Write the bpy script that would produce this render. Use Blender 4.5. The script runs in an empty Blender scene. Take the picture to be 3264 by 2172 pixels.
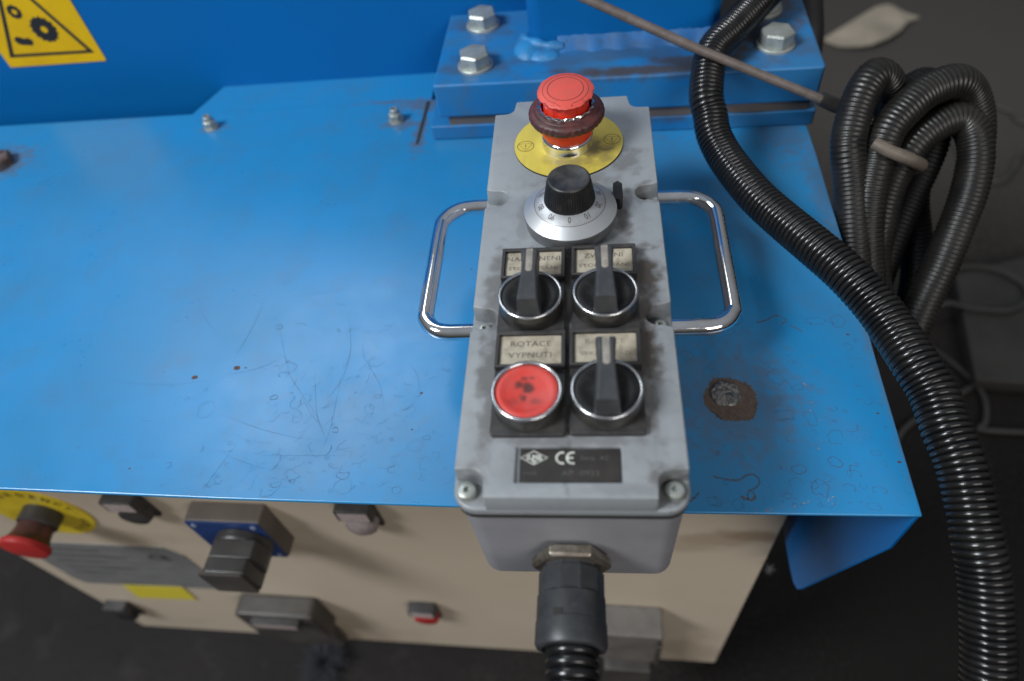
import bpy, bmesh, math, random
from mathutils import Vector, Matrix
random.seed(7)
R_ = math.radians
scene = bpy.context.scene
COL = scene.collection
# All lengths below are written in millimetres in one frame: origin at the middle of the
# near edge of the control box's lid, x right, y away, z up; the floor lies at z = -900.
ZF = 900.0
def W(p): return Vector((p[0], p[1], p[2] + ZF)) * 0.001

# ------------------------------------------------------------------ camera
cam_d = bpy.data.cameras.new('camera'); cam = bpy.data.objects.new('camera', cam_d); COL.objects.link(cam)
right = Vector((0.99311908, 0.05479176, -0.10350048)); down = Vector((-0.02021362, -0.79033104, -0.61234652))
fwd = Vector((-0.11535118, 0.61022514, -0.78378529))
m = Matrix((right, -down, -fwd)).transposed().to_4x4()
m.translation = W((9.789, -112.26, 239.79)); cam.matrix_world = m
cam_d.sensor_width = 36; cam_d.lens = 24.51; cam_d.clip_start = 0.02; cam_d.clip_end = 100
cam_d.dof.use_dof = True; cam_d.dof.focus_distance = 0.362; cam_d.dof.aperture_fstop = 5.0
scene.camera = cam
# ------------------------------------------------------------------ light: dim hall, window on the left, roof light behind
scene.view_settings.view_transform = 'Standard'; scene.view_settings.look = 'None'
scene.view_settings.exposure = 0.0; scene.view_settings.gamma = 1.0
wd = bpy.data.worlds.new('World'); scene.world = wd; wd.use_nodes = True
wn = wd.node_tree; bg = wn.nodes['Background']; bg.inputs[1].default_value = 1.0
wt = wn.nodes.new('ShaderNodeTexCoord'); ws = wn.nodes.new('ShaderNodeSeparateXYZ'); wr = wn.nodes.new('ShaderNodeValToRGB')
wn.links.new(wt.outputs['Generated'], ws.inputs[0]); wn.links.new(ws.outputs['Z'], wr.inputs[0]); wn.links.new(wr.outputs[0], bg.inputs[0])
wr.color_ramp.elements[0].position = 0.0; wr.color_ramp.elements[0].color = (0.070, 0.064, 0.059, 1)   # dim hall walls
wr.color_ramp.elements[1].position = 0.9; wr.color_ramp.elements[1].color = (0.25, 0.27, 0.295, 1)      # pale roof
def area(name, loc, target, sx, sy, power, col):
    l = bpy.data.lights.new(name, 'AREA'); l.shape = 'RECTANGLE'; l.size = sx; l.size_y = sy
    l.energy = power; l.color = col
    o = bpy.data.objects.new(name, l); COL.objects.link(o); o.location = W(loc)
    o.rotation_euler = (W(target) - W(loc)).to_track_quat('-Z', 'Y').to_euler()
area('window_light', (-2640, -1180, 3000), (0, 100, -85), 1.15, 1.15, 194, (0.93, 0.97, 1.0))
area('roof_light', (-1400, 1860, 2515), (-100, 100, -85), 1.4, 0.8, 21, (0.88, 0.95, 1.0))
area('front_fill_light', (1500, -2500, 1500), (0, 100, -300), 1.8, 1.2, 43, (1.0, 0.95, 0.90))  # unseen fill light added at front right to brighten the cabinet front

# ------------------------------------------------------------------ materials
MATS = {}
def mat(name, col, rough=0.5, metal=0.0, var=None, dirt=None, dirt2=None, bump=None, spec=0.5, coat=0.0, spots=None, shade_spots=None, spotscale=150, spotz=0, spotxz=False, edge=None, stretch=None, roughvar=None, wave=None):
    """var=(colour, scale, low, high); dirt the same; spots=[(x,y,rx,ry,strength)] in mm of the object frame"""
    if name in MATS: return MATS[name]
    M = bpy.data.materials.new(name); M.use_nodes = True; nt = M.node_tree; N = nt.nodes; L = nt.links
    b = N['Principled BSDF']; tc = N.new('ShaderNodeTexCoord')
    vec = tc.outputs['Object']
    if stretch:
        mp = N.new('ShaderNodeMapping'); mp.inputs['Scale'].default_value = stretch; L.new(vec, mp.inputs[0]); svec = mp.outputs[0]
    else: svec = vec
    b.inputs['Base Color'].default_value = (*col, 1); b.inputs['Roughness'].default_value = rough
    b.inputs['Metallic'].default_value = metal; b.inputs['Specular IOR Level'].default_value = spec
    b.inputs['Coat Weight'].default_value = coat; b.inputs['Coat Roughness'].default_value = 0.15
    cur = None
    def mixin(fac, c2):
        nonlocal cur
        mx = N.new('ShaderNodeMix'); mx.data_type = 'RGBA'; L.new(fac, mx.inputs[0])
        if cur is None: mx.inputs[6].default_value = (*col, 1)
        else: L.new(cur, mx.inputs[6])
        mx.inputs[7].default_value = (*c2, 1); cur = mx.outputs[2]
    def noisefac(scale, lo, hi, v, detail=6, mx=1.0):
        n = N.new('ShaderNodeTexNoise'); n.inputs['Scale'].default_value = scale; n.inputs['Detail'].default_value = detail
        n.inputs['Roughness'].default_value = 0.62; L.new(v, n.inputs['Vector'])
        r = N.new('ShaderNodeMapRange'); r.inputs[1].default_value = lo; r.inputs[2].default_value = hi; r.inputs[4].default_value = mx
        L.new(n.outputs['Fac'], r.inputs[0]); return r.outputs[0]
    for q in (var, dirt, dirt2):
        if q: mixin(noisefac(q[1], q[2], q[3], svec, 8, q[4] if len(q) > 4 else 1.0), q[0])
    for dc, lst in [q for q in (spots, shade_spots) if q]:
        nz = N.new('ShaderNodeTexNoise'); nz.inputs['Scale'].default_value = spotscale; nz.inputs['Detail'].default_value = 6; L.new(vec, nz.inputs['Vector'])
        acc = None
        svx = vec
        if spotxz:
            sp = N.new('ShaderNodeSeparateXYZ'); cmb = N.new('ShaderNodeCombineXYZ'); L.new(vec, sp.inputs[0]); L.new(sp.outputs['X'], cmb.inputs['X']); L.new(sp.outputs['Z'], cmb.inputs['Y']); svx = cmb.outputs[0]
        for (x, y, rx, ry, s) in lst:
            mp = N.new('ShaderNodeMapping'); mp.vector_type = 'POINT'
            mp.inputs['Scale'].default_value = (1000 / rx, 1000 / ry, spotz); mp.inputs['Location'].default_value = (-x / rx, -y / ry, 0)
            L.new(svx, mp.inputs[0])
            ln = N.new('ShaderNodeVectorMath'); ln.operation = 'LENGTH'; L.new(mp.outputs[0], ln.inputs[0])
            ad = N.new('ShaderNodeMath'); ad.operation = 'MULTIPLY_ADD'; L.new(nz.outputs['Fac'], ad.inputs[0]); ad.inputs[1].default_value = 2.4; L.new(ln.outputs['Value'], ad.inputs[2])
            mr = N.new('ShaderNodeMapRange'); mr.interpolation_type = 'SMOOTHSTEP'
            mr.inputs[1].default_value = 1.5; mr.inputs[2].default_value = 2.5; mr.inputs[3].default_value = s; mr.inputs[4].default_value = 0
            L.new(ad.outputs[0], mr.inputs[0])
            if acc is None: acc = mr.outputs[0]
            else:
                mxm = N.new('ShaderNodeMath'); mxm.operation = 'MAXIMUM'; L.new(acc, mxm.inputs[0]); L.new(mr.outputs[0], mxm.inputs[1]); acc = mxm.outputs[0]
        mixin(acc, dc)
    if edge:
        gm = N.new('ShaderNodeNewGeometry'); er = N.new('ShaderNodeMapRange'); er.inputs[1].default_value = 0.515; er.inputs[2].default_value = 0.56; er.inputs[4].default_value = 0.75
        L.new(gm.outputs['Pointiness'], er.inputs[0]); mixin(er.outputs[0], edge)
    if cur is not None: L.new(cur, b.inputs['Base Color'])
    if roughvar:
        f = noisefac(roughvar[0], 0.3, 0.7, svec); r = N.new('ShaderNodeMapRange')
        r.inputs[3].default_value = roughvar[1]; r.inputs[4].default_value = roughvar[2]; L.new(f, r.inputs[0]); L.new(r.outputs[0], b.inputs['Roughness'])
    if bump:
        n = N.new('ShaderNodeTexNoise'); n.inputs['Scale'].default_value = bump[0]; n.inputs['Detail'].default_value = 5; L.new(svec, n.inputs['Vector'])
        bp = N.new('ShaderNodeBump'); bp.inputs['Strength'].default_value = bump[1]; bp.inputs['Distance'].default_value = bump[2]
        L.new(n.outputs['Fac'], bp.inputs['Height']); L.new(bp.outputs[0], b.inputs['Normal'])
    MATS[name] = M; return M

BL = (0.011, 0.212, 0.485)
M_cover = mat('blue_paint_worn', BL, 0.36, var=((0.022, 0.185, 0.39), 11, 0.32, 0.72), dirt=((0.05, 0.15, 0.29), 34, 0.50, 0.80, 0.55), dirt2=((0.09, 0.07, 0.06), 420, 0.72, 0.80, 0.7),
              bump=(900, 0.05, 0.0003), roughvar=(30, 0.26, 0.37), spec=0.60,
              spots=((0.09, 0.11, 0.15), [(-122, 390, 26, 12, .8), (-142, 366, 16, 10, .8), (-304, 372, 14, 6, .5), (-480, 342, 26, 22, .8), (-123, 350, 6, 30, .8), (150, 330, 22, 40, .5), (164, 250, 9, 90, .45), (164, 110, 5, 110, .4), (82, 97, 40, 38, .5), (60, 290, 60, 60, .22), (-135, 75, 60, 36, .15), (-150, 398, 40, 5, .7)]))
M_blue = mat('blue_paint_smooth', (0.002, 0.122, 0.375), 0.42, var=((0.003, 0.108, 0.34), 6, 0.35, 0.7), bump=(700, 0.06, 0.0004), spec=0.15)
M_plate = mat('blue_paint_grimy', (0.008, 0.16, 0.42), 0.45, var=((0.03, 0.15, 0.32), 22, 0.4, 0.7), dirt=((0.07, 0.10, 0.15), 40, 0.56, 0.80, 0.6), bump=(300, 0.10, 0.0006), spotscale=55, spotz=180,
              spots=((0.060, 0.050, 0.043), [(120, 430, 62, 70, .97), (128, 390, 34, 40, .9), (50, 344, 70, 9, .95), (84, 350, 50, 10, .9), (98, 392, 40, 28, .85), (-72, 418, 30, 20, .6), (-73, 362, 28, 18, .6), (30, 366, 100, 12, .45), (145, 365, 34, 22, .4)]))
M_plate2 = mat('blue_grey_fillet', (0.018, 0.13, 0.36), 0.45, var=((0.035, 0.10, 0.22), 60, 0.4, 0.7), dirt=((0.045, 0.04, 0.036), 90, 0.56, 0.75, 0.8), bump=(300, .2, .001))
M_weld = mat('blue_paint_bright', (0.020, 0.20, 0.46), 0.5, var=((0.03, 0.13, 0.30), 60, 0.45, 0.7), bump=(160, 0.6, 0.002))
M_lid = mat('grey_enamel', (0.250, 0.272, 0.290), 0.42, var=((0.205, 0.22, 0.235), 35, 0.35, 0.72, 0.6), dirt=((0.12, 0.115, 0.11), 110, 0.56, 0.80, 0.38), dirt2=((0.10, 0.09, 0.08), 700, 0.68, 0.78, 0.6),
            bump=(420, 0.13, 0.0005), spots=((0.060, 0.049, 0.041), [(33.5, 112, 8, 19, .95), (33, 92, 6, 24, .9), (32.4, 66, 7, 22, .98), (31.5, 45, 5, 20, .7), (26, 148, 5, 15, .75), (22, 134, 10, 8, .5), (-16, 127, 12, 5, .6), (8, 126, 14, 4, .75), (-1, 118, 5, 16, .98), (-1, 95, 3.5, 40, .98),
                (-34.5, 100, 6, 34, .6), (-34, 60, 6, 30, .7), (-33, 40, 5, 24, .6), (30, 195, 9, 12, .45), (-1, 55, 3.5, 46, .98), (4, 180, 24, 6, .35), (0, 24, 34, 3.5, .4), (-37, 85, 6, 7, .45), (36, 87, 6, 7, .45), (-37, 168, 6, 6, .35), (38, 169, 8, 8, .5), (37, 8, 8, 8, .6), (-37, 8, 7, 8, .45), (-40, 6, 4, 5, .7), (40, 6, 4, 5, .7), (0, 150, 34, 30, .16), (-1, 75, 46, 62, .18), (-24, 150, 4, 18, .3), (20, 4, 20, 3, .25)]))
M_base = mat('grey_enamel_matt', (0.245, 0.245, 0.265), 0.5, var=((0.20, 0.20, 0.215), 45, 0.35, 0.7, 0.8), dirt=((0.16, 0.15, 0.15), 420, 0.66, 0.78, 0.5), bump=(1600, 0.14, 0.0002))
M_chrome = mat('chrome', (0.88, 0.88, 0.89), 0.07, 1.0, var=((0.70, 0.68, 0.66), 60, 0.45, 0.75), roughvar=(120, 0.04, 0.13))
M_ring = mat('satin_chrome', (0.62, 0.63, 0.65), 0.24, 1.0, var=((0.55, 0.55, 0.56), 90, 0.4, 0.7))
M_chromedirt = mat('dull_chrome', (0.17, 0.165, 0.155), 0.3, 0.9, var=((0.09, 0.085, 0.08), 90, 0.35, 0.65), roughvar=(160, 0.28, 0.5))
M_zinc = mat('zinc_plate', (0.44, 0.48, 0.46), 0.42, 0.55, var=((0.30, 0.31, 0.28), 120, 0.35, 0.7), bump=(700, 0.15, 0.0003))
M_brass = mat('nickel_brass', (0.42, 0.38, 0.32), 0.36, 0.9, var=((0.22, 0.18, 0.14), 160, 0.4, 0.65), bump=(500, 0.2, 0.0003))
M_alu = mat('satin_aluminium', (0.54, 0.56, 0.58), 0.42, 0.75, var=((0.50, 0.51, 0.52), 60, 0.4, 0.7), dirt=((0.25, 0.24, 0.23), 260, 0.63, 0.78, 0.4))
M_aluside = mat('dull_aluminium', (0.21, 0.22, 0.23), 0.45, 0.6, var=((0.13, 0.13, 0.14), 80, 0.4, 0.7))
M_black = mat('black_plastic', (0.011, 0.011, 0.012), 0.42, var=((0.024, 0.023, 0.022), 160, 0.45, 0.7), dirt=((0.055, 0.05, 0.046), 300, 0.6, 0.8, 0.5), spec=0.35)
M_lever = mat('dark_grey_plastic', (0.036, 0.039, 0.043), 0.42, var=((0.055, 0.055, 0.057), 180, 0.45, 0.7), bump=(1500, 0.08, 0.0002))
M_holder = mat('grimy_black_plastic', (0.026, 0.026, 0.028), 0.45, var=((0.050, 0.046, 0.043), 120, 0.4, 0.7), dirt=((0.08, 0.073, 0.066), 260, 0.58, 0.78, 0.5), spec=0.4)
M_knobtop = mat('black_knob_face', (0.018, 0.018, 0.019), 0.4, var=((0.075, 0.072, 0.068), 110, 0.42, 0.72, 0.9))
M_label = mat('aged_paper_label', (0.43, 0.385, 0.30), 0.5, var=((0.30, 0.265, 0.20), 130, 0.38, 0.68), dirt=((0.16, 0.135, 0.10), 240, 0.52, 0.76, 0.75))
M_stripe = mat('faded_ivory_print', (0.30, 0.28, 0.24), 0.5, var=((0.16, 0.145, 0.13), 300, 0.4, 0.7))
M_print = mat('faded_black_print', (0.055, 0.05, 0.045), 0.6, var=((0.17, 0.15, 0.12), 500, 0.45, 0.7))
M_print2 = mat('pale_worn_print', (0.15, 0.135, 0.11), 0.6, var=((0.27, 0.24, 0.19), 500, 0.4, 0.65))
M_print3 = mat('dial_print', (0.05, 0.035, 0.03), 0.5)
M_tick = mat('dial_tick_print', (0.20, 0.18, 0.17), 0.5)
M_white = mat('white_print', (0.55, 0.57, 0.52), 0.5, var=((0.35, 0.35, 0.33), 300, 0.4, 0.7))
M_faint = mat('faint_grey_print', (0.075, 0.072, 0.070), 0.5)
M_plateblk = mat('black_anodised_plate', (0.018, 0.016, 0.015), 0.42, var=((0.032, 0.027, 0.024), 90, 0.4, 0.7))
M_yellow = mat('yellow_label', (0.60, 0.49, 0.075), 0.42, var=((0.46, 0.37, 0.065), 60, 0.4, 0.7), dirt=((0.30, 0.25, 0.08), 200, 0.58, 0.8, 0.6), stretch=(1, 0.35, 1),
               spots=((0.13, 0.105, 0.05), [(14, -7, 9, 9, .85), (6, -17, 16, 5, .6), (19, -14, 6, 7, .55), (-9, -14, 6, 6, .35)]))
M_yedge = mat('label_edge_black', (0.03, 0.03, 0.02), 0.5)
M_red = mat('red_plastic', (0.62, 0.030, 0.012), 0.34, var=((0.50, 0.03, 0.015), 90, 0.4, 0.7), spec=0.5)
M_darkred = mat('dull_red_plastic', (0.30, 0.016, 0.014), 0.4, var=((0.22, 0.015, 0.014), 90, 0.4, 0.7), spec=0.3)
M_facered = mat('dusty_red_plastic', (0.36, 0.022, 0.020), 0.5, var=((0.28, 0.02, 0.02), 60, 0.4, 0.7), spec=0.3)
M_redtop = mat('faded_red_plastic', (0.60, 0.075, 0.055), 0.48, var=((0.50, 0.08, 0.062), 120, 0.4, 0.7), dirt=((0.30, 0.10, 0.08), 320, 0.63, 0.8, 0.5))
M_rubber = mat('worn_maroon_rubber', (0.050, 0.018, 0.018), 0.5, var=((0.11, 0.03, 0.028), 110, 0.42, 0.68), dirt=((0.35, 0.02, 0.012), 170, 0.66, 0.74, 0.6))
M_redbtn = mat('smudged_red_button', (0.55, 0.040, 0.030), 0.40, var=((0.48, 0.07, 0.06), 120, 0.4, 0.7),
               spots=((0.045, 0.020, 0.018), [(-3.5, 3, 2.6, 2.2, .85), (0.5, 1.5, 2.4, 3.6, .9), (-1, -3, 2.2, 2.0, .8), (3.5, -4.5, 3.5, 2, .45), (-1.0, 6.0, 2, 1.2, .6), (2.0, 6.4, 1.6, 1.0, .6), (-5, -5, 3, 2, .3)]))
M_groove = mat('grime_line', (0.14, 0.025, 0.02), 0.6)
M_hose = mat('black_corrugated_nylon', (0.007, 0.007, 0.0075), 0.28, var=((0.014, 0.0135, 0.013), 70, 0.4, 0.7), roughvar=(60, 0.14, 0.26), spec=0.55)
M_hosedark = mat('dark_smooth_nylon', (0.005, 0.005, 0.006), 0.5, spec=0.25)
M_hosedust = mat('dusty_black_nylon', (0.008, 0.0073, 0.0068), 0.36, var=((0.019, 0.017, 0.015), 50, 0.4, 0.7), spec=0.5)
M_gland = mat('grey_black_nylon', (0.027, 0.029, 0.032), 0.42, var=((0.045, 0.046, 0.049), 120, 0.4, 0.7), dirt=((0.06, 0.055, 0.05), 300, 0.62, 0.8, 0.4), spec=0.4)
M_rod = mat('dusty_brown_steel', (0.115, 0.092, 0.082), 0.5, var=((0.17, 0.14, 0.125), 90, 0.4, 0.7), dirt=((0.06, 0.045, 0.04), 260, 0.56, 0.75, 0.7), bump=(600, 0.2, 0.0004))
M_tube = mat('brown_rubber_tube', (0.105, 0.085, 0.068), 0.5, var=((0.15, 0.125, 0.10), 120, 0.4, 0.7))
M_cab = mat('beige_cabinet_paint', (0.485, 0.415, 0.325), 0.48, var=((0.44, 0.37, 0.285), 5, 0.35, 0.7), dirt=((0.24, 0.19, 0.14), 12, 0.60, 0.80, 0.35), bump=(900, 0.05, 0.0003),
             spotxz=True, spotscale=18, spots=((0.20, 0.14, 0.085), [(128, -296, 34, 14, .75), (105, -306, 40, 16, .5), (70, -318, 50, 18, .35), (-262, -372, 60, 20, .3), (-430, -360, 50, 20, .3), (120, -640, 40, 60, .35), (-300, -650, 90, 60, .4), (20, -560, 60, 60, .3)]))
M_brown = mat('brown_grime', (0.20, 0.13, 0.075), 0.6, var=((0.30, 0.23, 0.16), 60, 0.4, 0.65))
M_floor = mat('dark_workshop_concrete', (0.021, 0.0180, 0.0170), 0.62, var=((0.014, 0.012, 0.0115), 2.2, 0.35, 0.7), dirt=((0.050, 0.045, 0.041), 14, 0.56, 0.80, 0.5), dirt2=((0.009, 0.008, 0.008), 18, 0.58, 0.78, 0.6), bump=(60, 0.3, 0.003), spec=0.12, shade_spots=((0.006, 0.0055, 0.005), [(560, 180, 620, 420, .9)]),  # last dark spot paints the near right floor's shade into the colour
              spots=((0.068, 0.061, 0.055), [(980, 1750, 900, 900, .95), (1150, 1200, 500, 600, .6)]))  # pale spots paint the brighter light on the far floor into the colour
M_slab = mat('pale_concrete', (0.042, 0.039, 0.036), 0.7, var=((0.022, 0.021, 0.019), 8, 0.4, 0.7), bump=(60, 0.3, 0.003))
M_cable = mat('grey_cable_sheath', (0.052, 0.049, 0.046), 0.6, var=((0.03, 0.029, 0.028), 12, 0.4, 0.7))
M_paper = mat('dusty_card', (0.33, 0.285, 0.225), 0.85, var=((0.24, 0.205, 0.16), 8, 0.35, 0.7))
M_greybox = mat('grey_plastic_box', (0.038, 0.033, 0.030), 0.45, var=((0.065, 0.058, 0.052), 30, 0.4, 0.7))
M_dkgrey = mat('charcoal_plastic', (0.030, 0.028, 0.027), 0.4, var=((0.048, 0.045, 0.043), 60, 0.4, 0.7))
M_lens = mat('clear_lens', (0.24, 0.205, 0.20), 0.25, var=((0.17, 0.145, 0.14), 200, 0.4, 0.7))
M_steelplate = mat('brushed_steel_plate', (0.20, 0.20, 0.20), 0.5, 0.1, var=((0.13, 0.13, 0.13), 30, 0.35, 0.7), stretch=(1, 1, 6))
M_swblue = mat('dark_blue_faceplate', (0.010, 0.035, 0.14), 0.4)
M_swgrey = mat('brown_grey_housing', (0.10, 0.082, 0.070), 0.5, var=((0.07, 0.058, 0.05), 40, 0.4, 0.7))
M_signy = mat('yellow_sign_film', (0.70, 0.43, 0.004), 0.5, var=((0.62, 0.37, 0.005), 30, 0.4, 0.7), spec=0.2)
M_signk = mat('black_sign_print', (0.018, 0.014, 0.010), 0.45)
M_bare = mat('bare_scorched_steel', (0.085, 0.060, 0.045), 0.6, var=((0.14, 0.10, 0.075), 260, 0.4, 0.7), bump=(900, 0.3, 0.0004))
M_slag = mat('weld_metal', (0.30, 0.27, 0.24), 0.45, 0.5, var=((0.09, 0.11, 0.12), 420, 0.42, 0.6), dirt=((0.02, 0.02, 0.02), 600, 0.58, 0.68, 0.9), bump=(500, 0.8, 0.0015))
M_mark1 = mat('rusty_water_mark', (0.070, 0.080, 0.13), 0.6, var=((0.035, 0.14, 0.30), 200, 0.35, 0.65))
M_mark2 = mat('scratch_grey', (0.030, 0.14, 0.30), 0.5, var=((0.055, 0.10, 0.17), 120, 0.4, 0.65))
M_mark3 = mat('pale_paint_chip', (0.20, 0.22, 0.25), 0.6)
M_rust = mat('rust_brown', (0.095, 0.045, 0.030), 0.7, var=((0.05, 0.03, 0.025), 500, 0.4, 0.65))
M_gap = mat('dark_gap', (0.02, 0.018, 0.016), 0.7)
M_lint = mat('grey_lint', (0.09, 0.087, 0.083), 0.9)
M_lintb = mat('bluish_lint', (0.032, 0.034, 0.042), 0.9)

# ------------------------------------------------------------------ geometry helpers
def build(name, bm, mt, parent=None, smooth=35, bevel=None, origin=None, recalc=True):
    if recalc: bmesh.ops.recalc_face_normals(bm, faces=bm.faces[:])
    me = bpy.data.meshes.new(name)
    if origin is None:
        xs = [v.co for v in bm.verts]
        lo = Vector([min(c[i] for c in xs) for i in range(3)]); hi = Vector([max(c[i] for c in xs) for i in range(3)])
        origin = (lo + hi) / 2
    origin = Vector(origin)
    for v in bm.verts: v.co = (v.co - origin) * 0.001
    bm.to_mesh(me); bm.free()
    me.materials.append(mt)
    if smooth:
        for p in me.polygons: p.use_smooth = True
        me.set_sharp_from_angle(angle=R_(smooth))
    o = bpy.data.objects.new(name, me); COL.objects.link(o)
    w = W(origin)
    if parent: o.parent = parent; o.location = w - Vector(parent['_wo'])
    else: o.location = w
    o['_wo'] = list(w)
    if bevel:
        bv = o.modifiers.new('bevel', 'BEVEL'); bv.width = bevel * 0.001; bv.segments = 3; bv.limit_method = 'ANGLE'; bv.angle_limit = R_(32)
        bv.harden_normals = False
    return o
def thing(name, label, cat, loc, group=None):
    o = bpy.data.objects.new(name, None); COL.objects.link(o); o.empty_display_size = 0.02
    o.location = W(loc); o['_wo'] = list(W(loc)); tag(o, label, cat, group); return o
def tag(o, label=None, cat=None, group=None, kind=None):
    if label: o['label'] = label
    if cat: o['category'] = cat
    if group: o['group'] = group
    if kind: o['kind'] = kind
    return o
I4 = Matrix.Identity(4)
def T(x, y, z): return Matrix.Translation((x, y, z))
def addgeo(bm, verts, faces, M=I4):
    vs = [bm.verts.new(M @ Vector(v)) for v in verts]
    for f in faces:
        try: bm.faces.new([vs[i] for i in f])
        except ValueError: pass
    return vs
def box(bm, x0, x1, y0, y1, z0, z1, M=I4):
    v = [(x0,y0,z0),(x1,y0,z0),(x1,y1,z0),(x0,y1,z0),(x0,y0,z1),(x1,y0,z1),(x1,y1,z1),(x0,y1,z1)]
    addgeo(bm, v, [(3,2,1,0),(4,5,6,7),(0,1,5,4),(1,2,6,5),(2,3,7,6),(3,0,4,7)], M)
def prism(bm, poly, z0, z1, M=I4, poly2=None):
    n = len(poly); p2 = poly2 or poly
    v = [(p[0], p[1], z0) for p in poly] + [(p[0], p[1], z1) for p in p2]
    f = [tuple(range(n))[::-1], tuple(range(n, 2 * n))] + [(i, (i + 1) % n, n + (i + 1) % n, n + i) for i in range(n)]
    addgeo(bm, v, f, M)
def rrect(x0, x1, y0, y1, r, n=5):
    out = []
    for cx, cy, a in ((x1 - r, y0 + r, -90), (x1 - r, y1 - r, 0), (x0 + r, y1 - r, 90), (x0 + r, y0 + r, 180)):
        for i in range(n + 1):
            t = R_(a + 90 * i / n); out.append((cx + r * math.cos(t), cy + r * math.sin(t)))
    return out
def lathe(bm, prof, M=I4, seg=48, close=True, ridge=None):
    """prof = [(r,z)...] bottom to top; r 0 closes"""
    rows = []
    for (r, z) in prof:
        if r < 1e-6: rows.append([bm.verts.new(M @ Vector((0, 0, z)))])
        else: rows.append([bm.verts.new(M @ Vector((r * (ridge(k, z) if ridge else 1) * math.cos(2*math.pi*k/seg), r * (ridge(k, z) if ridge else 1) * math.sin(2*math.pi*k/seg), z))) for k in range(seg)])
    for a, b in zip(rows[:-1], rows[1:]):
        for k in range(seg):
            k2 = (k + 1) % seg
            if len(a) == 1 and len(b) == 1: continue
            if len(a) == 1: bm.faces.new((a[0], b[k2], b[k]))
            elif len(b) == 1: bm.faces.new((a[k], a[k2], b[0]))
            else: bm.faces.new((a[k], a[k2], b[k2], b[k]))
    if close:
        if len(rows[0]) > 1: bm.faces.new(rows[0][::-1])
        if len(rows[-1]) > 1: bm.faces.new(rows[-1])
def catmull(pts, n=24):
    P = [Vector(p) for p in pts]; P = [P[0] * 2 - P[1]] + P + [P[-1] * 2 - P[-2]]; out = []
    for i in range(1, len(P) - 2):
        a, b, c, d = P[i-1], P[i], P[i+1], P[i+2]
        for k in range(n):
            t = k / n
            out.append(0.5 * ((2*b) + (c - a)*t + (2*a - 5*b + 4*c - d)*t*t + (3*b - a - 3*c + d)*t**3))
    out.append(P[-2]); return out
def resample(path, step):
    out = [path[0]]; acc = 0.0
    L = [0.0]
    for a, b in zip(path[:-1], path[1:]): L.append(L[-1] + (b - a).length)
    tot = L[-1]; n = max(2, int(round(tot / step))); j = 0; out = []
    for i in range(n + 1):
        s = tot * i / n
        while j < len(L) - 2 and L[j + 1] < s: j += 1
        t = (s - L[j]) / max(1e-9, L[j + 1] - L[j]); out.append(path[j].lerp(path[j + 1], min(1, max(0, t))))
    return out
def sweep(bm, pts, radii, seg=20, cap=True):
    n = len(pts); up = Vector((0, 0, 1)); t0 = (pts[1] - pts[0]).normalized()
    if abs(t0.dot(up)) > 0.9: up = Vector((1, 0, 0))
    nrm = (up - t0 * up.dot(t0)).normalized(); rows = []
    for i in range(n):
        t = (pts[min(n-1, i+1)] - pts[max(0, i-1)]).normalized()
        nrm = (nrm - t * nrm.dot(t)).normalized(); bi = t.cross(nrm)
        rows.append([bm.verts.new(pts[i] + (nrm * math.cos(2*math.pi*k/seg) + bi * math.sin(2*math.pi*k/seg)) * radii[i]) for k in range(seg)])
    for a, b in zip(rows[:-1], rows[1:]):
        for k in range(seg): bm.faces.new((a[k], a[(k+1) % seg], b[(k+1) % seg], b[k]))
    if cap: bm.faces.new(rows[0][::-1]); bm.faces.new(rows[-1])
def tube(bm, pts, r, seg=16, step=3, cap=True, n=24):
    p = resample(catmull(pts, n), step); sweep(bm, p, [r] * len(p), seg, cap)
def corrugated(bm, pts, R, pitch, depth=0.13, seg=24):
    prof = (1 - depth, 0.96, 0.993, 1.0, 0.993, 0.96)
    p = resample(catmull(pts), pitch / 6)
    sweep(bm, p, [R * prof[i % 6] for i in range(len(p))], seg)
def hexhead(bm, r, h, M=I4):
    lathe(bm, [(r, 0), (r, h - r * 0.13), (r * 0.9, h - 0.2), (r * 0.72, h), (0, h)], M, 6)
def textgeo(bm, body, size, M, depth=0.05, sx=1.0, bold=0.0, align='CENTER'):
    c = bpy.data.curves.new('t', 'FONT'); c.body = body; c.size = size; c.align_x = align; c.align_y = 'CENTER'; c.extrude = 0.0; c.offset = bold; c.resolution_u = 3
    c.space_character = 1.05
    o = bpy.data.objects.new('t', c); COL.objects.link(o); bpy.context.view_layer.update()
    me = bpy.data.meshes.new_from_object(o.evaluated_get(bpy.context.evaluated_depsgraph_get()))
    t = bmesh.new(); t.from_mesh(me)
    S = Matrix.Diagonal((sx, 1, 1, 1))
    vs = {v: bm.verts.new(M @ S @ Vector((v.co.x, v.co.y, 0))) for v in t.verts}
    for f in t.faces:
        try: bm.faces.new([vs[v] for v in f.verts])
        except ValueError: pass
    t.free(); bpy.data.meshes.remove(me); bpy.data.objects.remove(o); bpy.data.curves.remove(c)
def flat(bm, poly, z, M=I4): addgeo(bm, [(p[0], p[1], z) for p in poly], [tuple(range(len(poly)))], M)
def ribbon(bm, pts, w, z, M=I4, closed=False, wv=None):
    n = len(pts); L, Rr = [], []
    for i in range(n):
        a = Vector(pts[(i-1) % n if closed else max(0, i-1)]); b = Vector(pts[(i+1) % n if closed else min(n-1, i+1)])
        d = (b - a); d = d.normalized() if d.length > 1e-9 else Vector((1, 0)); q = Vector((-d.y, d.x)) * (w * (wv[i] if wv else 1) / 2)
        p = Vector(pts[i]); L.append(bm.verts.new(M @ Vector((p.x + q.x, p.y + q.y, z)))); Rr.append(bm.verts.new(M @ Vector((p.x - q.x, p.y - q.y, z))))
    for i in range(n if closed else n - 1):
        j = (i + 1) % n; bm.faces.new((Rr[i], Rr[j], L[j], L[i]))
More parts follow.
